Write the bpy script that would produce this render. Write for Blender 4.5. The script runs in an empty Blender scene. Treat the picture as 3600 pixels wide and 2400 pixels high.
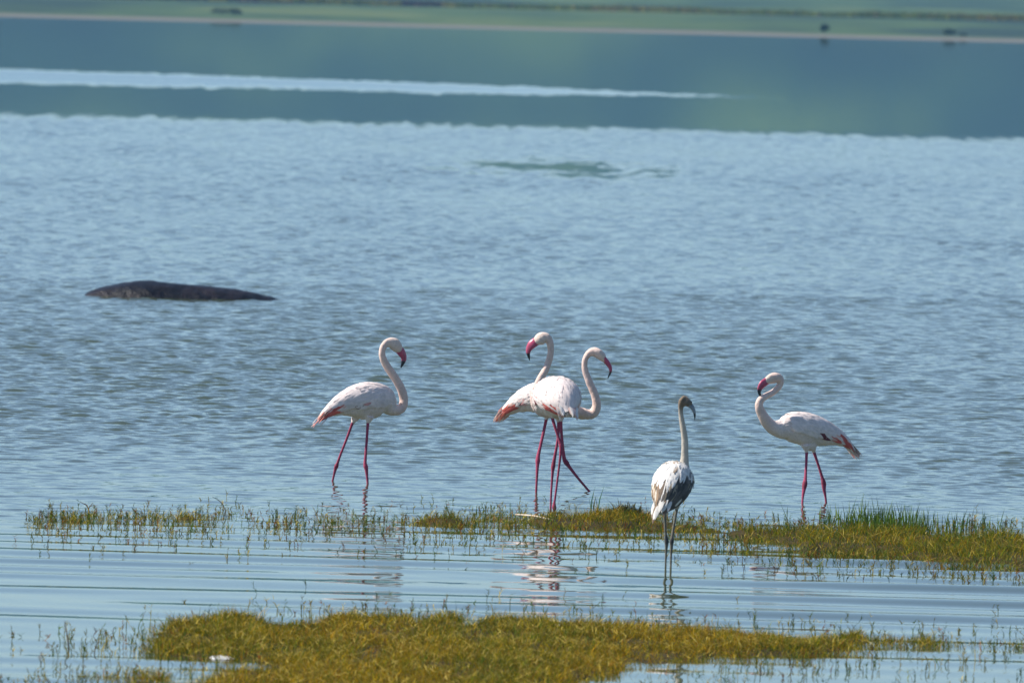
import bpy, bmesh, math, random
import numpy as np
from mathutils import Vector, Matrix

random.seed(7)
rng = np.random.default_rng(7)
S = bpy.context.scene
COL = S.collection

# ------------------------------------------------------------------ camera
F = 36735.0                       # focal length in photograph pixels (3600 px wide)
H = 3.5                           # lens height above the water
PITCH = math.atan(884 / 24000.0)
ROLL = math.radians(1.4)
fw = np.array([0, math.cos(PITCH), -math.sin(PITCH)])
r0 = np.array([1.0, 0, 0]); u0 = np.array([0, math.sin(PITCH), math.cos(PITCH)])
CR = math.cos(ROLL) * r0 + math.sin(ROLL) * u0
CU = -math.sin(ROLL) * r0 + math.cos(ROLL) * u0
CAM = np.array([0, 0, H])
cam = bpy.data.cameras.new('camera'); cam_o = bpy.data.objects.new('camera', cam); COL.objects.link(cam_o)
cam.sensor_width = 36; cam.lens = 36 * F / 3600
cam.clip_start = 1.0; cam.clip_end = 30000
m = Matrix((tuple(CR), tuple(CU), tuple(-fw))).transposed().to_4x4(); m.translation = Vector(CAM)
cam_o.matrix_world = m
cam.dof.use_dof = True; cam.dof.focus_distance = 66.5; cam.dof.aperture_fstop = 8.5
S.camera = cam_o

# ------------------------------------------------------------------ sky, sun, exposure
SUN_DIR = Vector((-0.69, 0.08, 0.72)).normalized()      # towards the sun
w = bpy.data.worlds.new('World'); S.world = w; w.use_nodes = True
nt = w.node_tree; bg = nt.nodes['Background']
sky = nt.nodes.new('ShaderNodeTexSky'); sky.sky_type = 'NISHITA'; sky.sun_disc = False
sky.sun_elevation = math.asin(SUN_DIR.z); sky.sun_rotation = math.atan2(SUN_DIR.x, SUN_DIR.y)
sky.altitude = 1900; sky.air_density = 1.0; sky.dust_density = 0.7; sky.ozone_density = 2.0
nt.links.new(sky.outputs[0], bg.inputs[0]); bg.inputs[1].default_value = 0.092
sun = bpy.data.lights.new('sun', 'SUN'); sun.energy = 5.0; sun.angle = math.radians(0.53); sun.color = (1, 0.94, 0.85)
sun_o = bpy.data.objects.new('sun', sun); COL.objects.link(sun_o)
sun_o.rotation_euler = (-SUN_DIR).to_track_quat('-Z', 'Y').to_euler()
S.view_settings.view_transform = 'Standard'; S.view_settings.look = 'None'
S.view_settings.exposure = 0.66; S.view_settings.gamma = 1.0
S.render.engine = 'CYCLES'
S.cycles.max_bounces = 6; S.cycles.volume_bounces = 0

# ------------------------------------------------------------------ helpers
def ray(px, py):
    return fw + CR * (px - 1800) / F - CU * (py - 1200) / F
def at_depth(px, py, Y):
    d = ray(px, py); return CAM + d * (Y / d[1])
def ground(px, py, z=0.0):
    d = ray(px, py); return CAM + d * ((z - H) / d[2])
def gd(x, y, z=0.0):              # the same in the 2352 px wide view
    return ground(x * 1.530612, y * 1.530612, z)
def project(x, y, z=0.0):         # world -> 2352-px-wide view
    v = np.stack([x - CAM[0], y - CAM[1], np.zeros_like(x) + z - CAM[2]], -1)
    d = v @ fw
    return (1800 + F * (v @ CR) / d) / 1.530612, (1200 - F * (v @ CU) / d) / 1.530612

def hash2(ix, iy, seed):
    h = (ix.astype(np.int64) * 374761393 + iy.astype(np.int64) * 668265263 + seed * 1442695041) & 0x7fffffff
    h = ((h ^ (h >> 13)) * 1274126177) & 0x7fffffff
    return ((h ^ (h >> 16)) & 0xffff) / 65535.0
def vnoise(x, y, seed=0):
    ix = np.floor(x); iy = np.floor(y); fx = x - ix; fy = y - iy
    fx = fx * fx * (3 - 2 * fx); fy = fy * fy * (3 - 2 * fy)
    a = hash2(ix, iy, seed); b = hash2(ix + 1, iy, seed); c = hash2(ix, iy + 1, seed); d = hash2(ix + 1, iy + 1, seed)
    return (a * (1 - fx) + b * fx) * (1 - fy) + (c * (1 - fx) + d * fx) * fy
def fbm(x, y, seed=0, n=3):
    s = 0; a = 1; t = 0
    for i in range(n):
        s = s + a * vnoise(x * 2 ** i, y * 2 ** i, seed + i); t += a; a *= 0.5
    return s / t
def sstep(a, b, x):
    t = np.clip((x - a) / (b - a), 0, 1); return t * t * (3 - 2 * t)

def mesh_np(name, V, quads=None, tris=None, smooth=True):
    me = bpy.data.meshes.new(name)
    V = np.asarray(V, dtype=np.float32)
    loops = []; starts = []; n = 0
    if quads is not None and len(quads):
        q = np.asarray(quads, dtype=np.int32); loops.append(q.ravel()); starts.append(np.arange(len(q), dtype=np.int32) * 4); n = q.size
    if tris is not None and len(tris):
        t = np.asarray(tris, dtype=np.int32); loops.append(t.ravel()); starts.append(n + np.arange(len(t), dtype=np.int32) * 3)
    L = np.concatenate(loops); st = np.concatenate(starts)
    me.vertices.add(len(V)); me.vertices.foreach_set('co', V.ravel())
    me.loops.add(len(L)); me.loops.foreach_set('vertex_index', L)
    me.polygons.add(len(st)); me.polygons.foreach_set('loop_start', st)
    me.update(calc_edges=True)
    if smooth: me.polygons.foreach_set('use_smooth', np.ones(len(st), dtype=bool))
    return me
def set_col(me, C, name='Col'):
    a = me.color_attributes.new(name, 'FLOAT_COLOR', 'POINT')
    C = np.asarray(C, dtype=np.float32)
    a.data.foreach_set('color', np.concatenate([C, np.ones((len(C), 1), np.float32)], 1).ravel())
def set_float(me, v, name):
    a = me.attributes.new(name, 'FLOAT', 'POINT'); a.data.foreach_set('value', np.asarray(v, dtype=np.float32))
def link(name, me, mat, parent=None, label=None, cat=None, group=None, kind=None):
    o = bpy.data.objects.new(name, me); COL.objects.link(o)
    if mat is not None: me.materials.append(mat)
    if parent is not None: o.parent = parent
    tag(o, label, cat, group, kind); return o
def tag(o, label=None, cat=None, group=None, kind=None):
    if label: o['label'] = label
    if cat: o['category'] = cat
    if group: o['group'] = group
    if kind: o['kind'] = kind
def empty(name, loc, label, cat, group=None):
    o = bpy.data.objects.new(name, None); COL.objects.link(o); o.location = loc; o.empty_display_size = 0.1
    tag(o, label, cat, group); return o

class N:                            # tiny node helper
    def __init__(s, name):
        s.m = bpy.data.materials.new(name); s.m.use_nodes = True; s.t = s.m.node_tree; s.b = s.t.nodes['Principled BSDF']
        s.out = s.t.nodes['Material Output']
    def n(s, typ, **k):
        x = s.t.nodes.new(typ)
        for a, v in k.items(): setattr(x, a, v)
        return x
    def l(s, a, b): s.t.links.new(a, b)
    def math(s, op, a, b=None):
        x = s.n('ShaderNodeMath', operation=op)
        for i, v in enumerate((a, b)):
            if v is None: continue
            if isinstance(v, (int, float)): x.inputs[i].default_value = v
            else: s.l(v, x.inputs[i])
        return x.outputs[0]
    def noise(s, vec, scale, detail=3, rough=0.5, w=None):
        x = s.n('ShaderNodeTexNoise'); s.l(vec, x.inputs['Vector'])
        x.inputs['Scale'].default_value = scale; x.inputs['Detail'].default_value = detail; x.inputs['Roughness'].default_value = rough
        return x
    def mapping(s, vec, scale):
        x = s.n('ShaderNodeMapping'); s.l(vec, x.inputs[0]); x.inputs['Scale'].default_value = scale; return x.outputs[0]
    def ramp(s, fac, stops):
        x = s.n('ShaderNodeValToRGB'); s.l(fac, x.inputs[0]); e = x.color_ramp.elements
        while len(e) < len(stops): e.new(0.5)
        for i, (p, c) in enumerate(stops): e[i].position = p; e[i].color = (*c, 1)
        return x.outputs[0]
    def mix(s, fac, a, b, blend='MIX'):
        x = s.n('ShaderNodeMix', data_type='RGBA', blend_type=blend)
        for i, v in ((0, fac), (6, a), (7, b)):
            if isinstance(v, (int, float)): x.inputs[i].default_value = v
            elif isinstance(v, tuple): x.inputs[i].default_value = (*v, 1)
            else: s.l(v, x.inputs[i])
        return x.outputs[2]

# ------------------------------------------------------------------ materials
def mat_water():
    k = N('lake_water'); b = k.b
    pos = k.n('ShaderNodeNewGeometry').outputs['Position']
    nor = k.n('ShaderNodeNewGeometry').outputs['Normal']
    att = k.n('ShaderNodeAttribute', attribute_name='ripple').outputs['Fac']
    wob = k.n('ShaderNodeAttribute', attribute_name='facing').outputs['Fac']
    n1 = k.noise(k.mapping(pos, (8.0, 8.0, 1)), 1.0, 2, 0.55)
    n2 = k.noise(k.mapping(pos, (22.0, 26.0, 1)), 1.0, 2, 0.5)
    def slope(col, amp):
        s = k.n('ShaderNodeVectorMath', operation='SUBTRACT'); k.l(col, s.inputs[0]); s.inputs[1].default_value = (0.5, 0.5, 0.5)
        m_ = k.n('ShaderNodeVectorMath', operation='MULTIPLY'); k.l(s.outputs[0], m_.inputs[0]); m_.inputs[1].default_value = (amp * 0.6, amp, 0)
        return m_.outputs[0]
    ad = k.n('ShaderNodeVectorMath', operation='ADD'); k.l(slope(n1.outputs['Color'], 1.0), ad.inputs[0]); k.l(slope(n2.outputs['Color'], 0.55), ad.inputs[1])
    sc = k.n('ShaderNodeVectorMath', operation='SCALE'); k.l(ad.outputs[0], sc.inputs[0]); k.l(att, sc.inputs['Scale'])
    comb = k.n('ShaderNodeCombineXYZ'); k.l(k.math('MULTIPLY', wob, -1.0), comb.inputs[1])
    a2 = k.n('ShaderNodeVectorMath', operation='ADD'); k.l(sc.outputs[0], a2.inputs[0]); k.l(comb.outputs[0], a2.inputs[1])
    a3 = k.n('ShaderNodeVectorMath', operation='ADD'); k.l(nor, a3.inputs[0]); k.l(a2.outputs[0], a3.inputs[1])
    nn = k.n('ShaderNodeVectorMath', operation='NORMALIZE'); k.l(a3.outputs[0], nn.inputs[0])
    k.l(nn.outputs[0], b.inputs['Normal'])
    b.inputs['Base Color'].default_value = (0.046, 0.060, 0.028, 1)
    b.inputs['Roughness'].default_value = 0.03; b.inputs['IOR'].default_value = 1.333
    return k.m

def mat_attr(name, rough, bump=0.0, bscale=60, spec=0.5, transl=0.0, sheen=0.0, aniso=(1, 1, 1), coat=0.0):
    k = N(name); b = k.b
    c = k.n('ShaderNodeAttribute', attribute_name='Col').outputs['Color']
    tc = k.n('ShaderNodeTexCoord').outputs['Object']
    nz = k.noise(k.mapping(tc, aniso), bscale, 4, 0.6)
    f = k.ramp(nz.outputs['Fac'], [(0.3, (0.82, 0.82, 0.82)), (0.7, (1.08, 1.08, 1.08))])
    c = k.mix(1.0, c, f, 'MULTIPLY')
    k.l(c, b.inputs['Base Color']); b.inputs['Roughness'].default_value = rough
    b.inputs['Specular IOR Level'].default_value = spec; b.inputs['Coat Weight'].default_value = coat; b.inputs['Coat Roughness'].default_value = 0.15
    if sheen: b.inputs['Sheen Weight'].default_value = sheen
    if bump:
        bp = k.n('ShaderNodeBump'); bp.inputs['Strength'].default_value = bump; bp.inputs['Distance'].default_value = 0.01
        k.l(nz.outputs['Fac'], bp.inputs['Height']); k.l(bp.outputs[0], b.inputs['Normal'])
    if transl:
        tr = k.n('ShaderNodeBsdfTranslucent'); k.l(c, tr.inputs[0])
        mx = k.n('ShaderNodeMixShader'); mx.inputs[0].default_value = transl
        k.l(b.outputs[0], mx.inputs[1]); k.l(tr.outputs[0], mx.inputs[2]); k.l(mx.outputs[0], k.out.inputs[0])
    return k.m

def mat_simple(name, stops, scale, rough=0.8, bump=0.3, bdist=0.02, aniso=(1, 1, 1), spec=0.3):
    k = N(name); b = k.b
    tc = k.n('ShaderNodeTexCoord').outputs['Object']
    nz = k.noise(k.mapping(tc, aniso), scale, 6, 0.65)
    k.l(k.ramp(nz.outputs['Fac'], stops), b.inputs['Base Color']); b.inputs['Roughness'].default_value = rough
    b.inputs['Specular IOR Level'].default_value = spec
    if bump:
        bp = k.n('ShaderNodeBump'); bp.inputs['Strength'].default_value = bump; bp.inputs['Distance'].default_value = bdist
        k.l(nz.outputs['Fac'], bp.inputs['Height']); k.l(bp.outputs[0], b.inputs['Normal'])
    return k.m

M_WATER = mat_water()
M_PLUM = mat_attr('plumage', 0.75, 0.35, 90, 0.25, sheen=0.15)
M_FEATHER = mat_attr('feathers', 0.7, 0.0, 40, 0.25, transl=0.12)
M_BILL = mat_attr('bill', 0.35, 0.1, 60, 0.5)
M_GRASS = mat_attr('grass', 0.7, 0.0, 30, 0.03, transl=0.22)
M_EYE = mat_simple('eye', [(0.3, (0.02, 0.015, 0.01)), (0.7, (0.03, 0.02, 0.01))], 50, 0.1, 0)
M_MUD = mat_simple('wet_mud', [(0.3, (0.022, 0.018, 0.008)), (0.7, (0.070, 0.050, 0.016))], 9, 0.9, 0.6, 0.02, spec=0.08)
M_BED = mat_simple('lake_bed', [(0.3, (0.06, 0.05, 0.035)), (0.7, (0.1, 0.085, 0.06))], 3, 0.8, 0.2)

# ------------------------------------------------------------------ shared layout of the two grass strips (2352 px view)
def strip_near(px, py):
    top = np.interp(px, [-400, 90, 200, 300, 400, 520, 900, 1300, 1600, 1900, 1980, 2060, 2400], [1500, 1500, 1478, 1458, 1432, 1416, 1412, 1415, 1438, 1452, 1460, 1466, 1490])
    bot = np.interp(px, [-400, 90, 200, 300, 400, 520, 640, 800, 1150, 1300, 1450, 1650, 1900, 1990, 2060, 2400], [1490, 1492, 1504, 1508, 1510, 1514, 1545, 1640, 1700, 1580, 1545, 1528, 1514, 1506, 1492, 1484])
    d = np.minimum(py - top, bot - py)
    lobe = 1 - np.hypot((px - 520) / 330, (py - 1575) / 38)
    return np.minimum(np.maximum(d / 16, lobe * 2.2), np.interp(px, [120, 300, 420, 560, 1750, 2000, 2100], [0.2, 0.55, 0.9, 2.5, 2.5, 0.7, 0.3]))
def strip_far(px, py):
    top = np.interp(px, [60, 100, 300, 440, 600, 900, 1050, 1300, 1450, 1700, 1900, 2100, 2400], [1195, 1188, 1185, 1186, 1196, 1192, 1188, 1188, 1185, 1207, 1214, 1222, 1238])
    bot = np.interp(px, [60, 100, 300, 440, 600, 900, 1050, 1300, 1450, 1600, 1700, 1850, 2000, 2200, 2400], [1194, 1196, 1202, 1202, 1196, 1208, 1215, 1215, 1226, 1230, 1248, 1272, 1288, 1302, 1322])
    return np.minimum(py - top, bot - py) / 10

# ------------------------------------------------------------------ the lake
def build_water():
    ys = np.concatenate([[-60, 0, 30, 40], np.arange(44, 66, 0.05), np.arange(66, 110, 0.05), np.arange(110, 219, 0.09),
                         np.arange(219, 330, 0.8), np.arange(330, 500, 6.0), [500, 530, 620, 800]])
    uc = np.linspace(-0.058, 0.058, 236)
    us = np.concatenate([[-12, -3, -1, -0.4, -0.2], np.linspace(-0.13, -0.0595, 22), uc, np.linspace(0.0595, 0.13, 22), [0.2, 0.4, 1, 3, 12]])
    Y, U = np.meshgrid(ys, us, indexing='ij')
    X = U * np.maximum(Y, 40)
    core = (1 - sstep(0.058, 0.085, np.abs(U))) * sstep(44, 47, Y)
    wig = fbm(X * 0.5, Y * 0.05, 5) - 0.5
    openm = 0.32 * sstep(62.0, 65.5, Y + wig * 3) + 0.68 * sstep(66.0, 76.0, Y + wig * 5)
    endm = 1 - sstep(207, 219, Y + wig * 1.0 + 11.0 * (fbm(X * 7.0, Y * 0.10, 71) - 0.5))
    Z = np.zeros_like(X)
    sel = (core > 0) & (endm > 0) & (Y > 40) & (Y < 222)
    x = X[sel]; y = Y[sel]; z = np.zeros_like(x)
    r = np.random.default_rng(3)
    env = 0.55 + 0.9 * fbm(x * 0.45, y * 0.10, 11)
    gust = (0.7 + 0.6 * fbm(x * 0.12, y * 0.03, 17)) * np.interp(y, [66, 90, 150, 215], [1.0, 1.0, 0.8, 0.6])
    nw = 84
    lam = np.exp(r.uniform(math.log(0.12), math.log(0.38), nw)); ang = r.normal(0, 0.85, nw); ph = r.uniform(0, 6.28, nw)
    for l_, a_, p_ in zip(lam, ang, ph):
        s = 0.140 / math.sqrt(nw / 2) * (1.0 if l_ < 0.6 else 0.7)
        kx, ky = 2 * math.pi / l_ * math.sin(a_), 2 * math.pi / l_ * math.cos(a_)
        z += (s * l_ / 2 / math.pi) * np.sin(kx * x + ky * y + p_)
    z *= env * gust * openm[sel]
    zp = np.zeros_like(x); nw = 11
    lam = np.exp(r.uniform(math.log(0.62), math.log(1.35), nw)); ang = r.normal(0.02, 0.07, nw); ph = r.uniform(0, 6.28, nw)
    for l_, a_, p_ in zip(lam, ang, ph):
        s = 0.025 / math.sqrt(nw / 2)
        kx, ky = 2 * math.pi / l_ * math.sin(a_), 2 * math.pi / l_ * math.cos(a_)
        zp += (s * l_ / 2 / math.pi) * np.sin(kx * x + ky * y + p_)
    envp = (0.45 + 1.1 * fbm(x * 0.35, y * 0.16, 23)) * (0.35 + 0.65 * sstep(52.5, 56, y))
    z += zp * envp * (1 - openm[sel])
    # rings spreading from the young bird's legs
    g = gd(1535, 1301); rr = np.hypot(x - g[0], y - g[1])
    z += 0.0016 * np.sin(rr * 2 * math.pi / 0.30) * np.exp(-rr / 0.9) * sstep(0.02, 0.1, rr)
    # water drawn along by the hippo
    z *= core[sel] * endm[sel]
    # a smoother, darker slick on the open water
    gx, gy = (x - 0.85) / 1.7, (y - 174) / 7.0
    slick = np.clip(1.5 - np.hypot(gx, gy) - 1.5 * (fbm(x * 1.7, y * 0.28, 41, 4) - 0.5) - 0.9 * (vnoise(x * 7, y * 0.8, 43) - 0.5), 0, 1)
    wk = gd(780, 684); slick = np.maximum(slick, np.clip(1.0 - np.hypot((x - wk[0]) / 0.75, (y - wk[1]) / 0.9) - 0.8 * (fbm(x * 4, y * 1.0, 47) - 0.5), 0, 1) * 0.35)
    z *= 1 - 0.985 * 0.95 * sstep(0.0, 1.0, slick)
    Z[sel] = z
    # fine ripples carried by the shading normal
    rip = np.full_like(X, 0.010)
    op = openm * endm
    rip += 0.17 * op * gust_full(X, Y)
    sl = np.zeros_like(X); sl[sel] = sstep(0, 1.0, slick)
    rip *= 1 - 0.99 * sl
    rip += 0.14 * op * (1 - core) * (Y > 60)
    facing = (0.012 * op + 0.05 * op * (1 - core)) * (1 - sl)
    # wind lane across the calm far water
    lane_c = np.interp(X, [-14.5, 6.5, 14], [278, 271, 268]); lane_w = np.interp(X, [-14.5, -2, 6.8, 7.5], [15.5, 10, 1.2, -9])
    lane = sstep(-3.0, 6.0, lane_w - np.abs(Y - lane_c + (fbm(X * 0.6, Y * 0.05, 31) - 0.5) * 4 + 8.0 * (fbm(X * 5.0, Y * 0.1, 73) - 0.5))) * (Y > 240) * (Y < 310)
    lane = lane * np.interp(X, [-8, 2, 8], [1, 0.75, 0.15]); rip += 0.07 * lane; facing += 0.045 * lane
    rip = np.where(Y > 216, np.maximum(rip, 0.006), rip)
    nr, nc = X.shape
    idx = np.arange(nr * nc).reshape(nr, nc)
    q = np.stack([idx[:-1, :-1], idx[:-1, 1:], idx[1:, 1:], idx[1:, :-1]], -1).reshape(-1, 4)
    me = mesh_np('lake_water', np.stack([X, Y, Z], -1).reshape(-1, 3), q)
    set_float(me, rip.ravel(), 'ripple'); set_float(me, facing.ravel(), 'facing')
    link('lake_water', me, M_WATER, kind='structure')
def gust_full(X, Y):
    return 0.6 + 0.8 * fbm(X * 0.25, Y * 0.05, 19)
build_water()

# lake bed: shallow by the grass, deeper where the hippo lies
by = np.array([-60, 30, 50, 72, 78, 92, 97, 130, 480, 500, 520, 560.0]); bz = np.array([-.16, -.16, -.16, -.16, -.3, -1.15, -1.25, -1.5, -1.5, -.5, -.3, -.3])
bx = np.array([-3000, -200, -20, 0, 20, 200, 3000.0])
BX, BY = np.meshgrid(bx, by); BZ = np.repeat(bz[:, None], len(bx), 1)
ii = np.arange(BX.size).reshape(BX.shape)
me = mesh_np('lake_bed', np.stack([BX, BY, BZ], -1).reshape(-1, 3), np.stack([ii[:-1, :-1], ii[:-1, 1:], ii[1:, 1:], ii[1:, :-1]], -1).reshape(-1, 4))
link('lake_bed', me, M_BED, kind='structure')

# ------------------------------------------------------------------ far shore, plain and crater slope
def land_height(x, y):
    shore = 500 - 0.25 * (x * 0.5) + 2.0 * (fbm(x * 0.05, y * 0 + 3, 3) - 0.5)
    d = y - shore
    z = np.interp(d, [-20, 0, 6, 40, 250, 900], [-0.35, -0.02, 0.07, 0.20, 0.32, 2.0])
    hill = sstep(1050, 2150, y + 260 * (fbm(x * 0.0022, y * 0.0016, 9) - 0.5)) * (60 + 18 * (fbm(x * 0.0016, y * 0.0009, 13) - 0.5))
    gul = (fbm(x * 0.012, y * 0.004, 15) - 0.5) * 7 * sstep(1100, 1600, y)
    return z + hill + gul
def build_land():
    ys = np.concatenate([np.arange(482, 540, 2.0), np.arange(540, 900, 10.0), np.arange(900, 2700, 20.0)])
    us = np.concatenate([[-8, -4, -2, -1.2, -0.8], np.linspace(-0.5, -0.08, 30), np.linspace(-0.07, 0.07, 60), np.linspace(0.08, 0.5, 30), [0.8, 1.2, 2, 4, 8]])
    Y, U = np.meshgrid(ys, us, indexing='ij'); X = np.clip(U * Y, -9000, 9000)
    X = np.where(np.abs(U) > 1.5, np.sign(U) * np.abs(U) * 1100, X)
    Z = land_height(X, Y)
    ii = np.arange(X.size).reshape(X.shape)
    me = mesh_np('far_shore', np.stack([X, Y, Z], -1).reshape(-1, 3), np.stack([ii[:-1, :-1], ii[:-1, 1:], ii[1:, 1:], ii[1:, :-1]], -1).reshape(-1, 4))
    k = N('far_grassland'); pos = k.n('ShaderNodeNewGeometry').outputs['Position']
    n1 = k.noise(k.mapping(pos, (0.05, 0.012, 0.02)), 1, 5, 0.6)
    n2 = k.noise(k.mapping(pos, (0.022, 0.004, 0.012)), 1, 4, 0.55)
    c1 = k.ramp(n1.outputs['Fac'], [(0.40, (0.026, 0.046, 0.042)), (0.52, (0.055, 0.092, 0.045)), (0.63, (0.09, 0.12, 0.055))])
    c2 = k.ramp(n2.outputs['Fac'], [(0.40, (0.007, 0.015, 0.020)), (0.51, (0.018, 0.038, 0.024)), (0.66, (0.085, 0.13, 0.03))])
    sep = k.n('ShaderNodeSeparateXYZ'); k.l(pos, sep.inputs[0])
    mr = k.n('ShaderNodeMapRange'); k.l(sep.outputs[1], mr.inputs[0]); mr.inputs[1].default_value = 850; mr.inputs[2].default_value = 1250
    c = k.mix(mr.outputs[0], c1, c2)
    # pale salt crust along the water's edge
    mz = k.n('ShaderNodeMapRange'); k.l(k.math('ADD', sep.outputs[2], k.math('MULTIPLY', n1.outputs['Fac'], 0.10)), mz.inputs[0])
    mz.inputs[1].default_value = 0.118; mz.inputs[2].default_value = 0.15; mz.inputs[3].default_value = 1; mz.inputs[4].default_value = 0
    c = k.mix(mz.outputs[0], c, (0.14, 0.135, 0.12))
    k.l(c, k.b.inputs['Base Color']); k.b.inputs['Roughness'].default_value = 0.95; k.b.inputs['Specular IOR Level'].default_value = 0.1
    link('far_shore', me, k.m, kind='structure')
build_land()

# ------------------------------------------------------------------ blades of grass as one mesh
def blades(P, h, wd, lean, az, col, tip=None, curl=0.35):
    """P base points, h length, wd width, lean 0 upright .. 1 flat, az direction."""
    n = len(P)
    dirx, diry = np.cos(az), np.sin(az)
    s = np.sin(lean * 1.5); c = np.cos(lean * 1.5)
    mid = P + np.stack([dirx * s * h * 0.45, diry * s * h * 0.45, c * h * 0.5], -1)
    top = P + np.stack([dirx * (s + curl * (1 - s) * 0.8) * h * 0.95, diry * (s + curl * (1 - s) * 0.8) * h * 0.95, c * h * (1 - curl * 0.25)], -1)
    fa = az + math.pi / 2 + rng.normal(0, 0.5, n)
    # blades show their width to every side: face direction is spread about, mostly across the view
    wx = np.stack([np.cos(fa * 0 + rng.normal(0, 0.6, n)), np.sin(rng.normal(0, 0.6, n)), np.zeros(n)], -1) * (wd * 0.5)[:, None]
    V = np.stack([P - wx, P + wx, mid - wx * 0.85, mid + wx * 0.85, top], 1).reshape(-1, 3)
    b = np.arange(n)[:, None] * 5
    q = b + np.array([[0, 1, 3, 2]]); t = b + np.array([[2, 3, 4]])
    if tip is None: tip = col
    C = np.stack([col * 0.9, col * 0.9, col, col, tip], 1).reshape(-1, 3)
    return V, q, t, C
def pack(parts):
    V = []; Q = []; T = []; C = []; n = 0
    for v, q, t, c in parts:
        V.append(v); Q.append(q + n); T.append(t + n); C.append(c); n += len(v)
    return np.concatenate(V), np.concatenate(Q), np.concatenate(T), np.concatenate(C)
def palette(cols, idx, jit=0.25):
    c = np.array(cols)[idx]; return np.clip(c * rng.normal(1, jit, (len(idx), 1)).clip(0.4, 1.8), 0, 1)

GOLD = [(0.42, 0.225, 0.002), (0.42, 0.27, 0.004), (0.25, 0.195, 0.003), (0.16, 0.175, 0.004), (0.075, 0.13, 0.008), (0.52, 0.40, 0.09), (0.26, 0.095, 0.006)]
def bank_height(x, y, fn, seed):
    px, py = project(x, y)
    d = fn(px, py)
    n = fbm(x * 2.6, y * 0.9, seed, 4) - 0.5
    n2 = vnoise(x * 11, y * 3.5, seed + 21) - 0.5
    return sstep(-0.3, 1.5, d + n * 2.6 + n2 * 1.1), n

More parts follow.
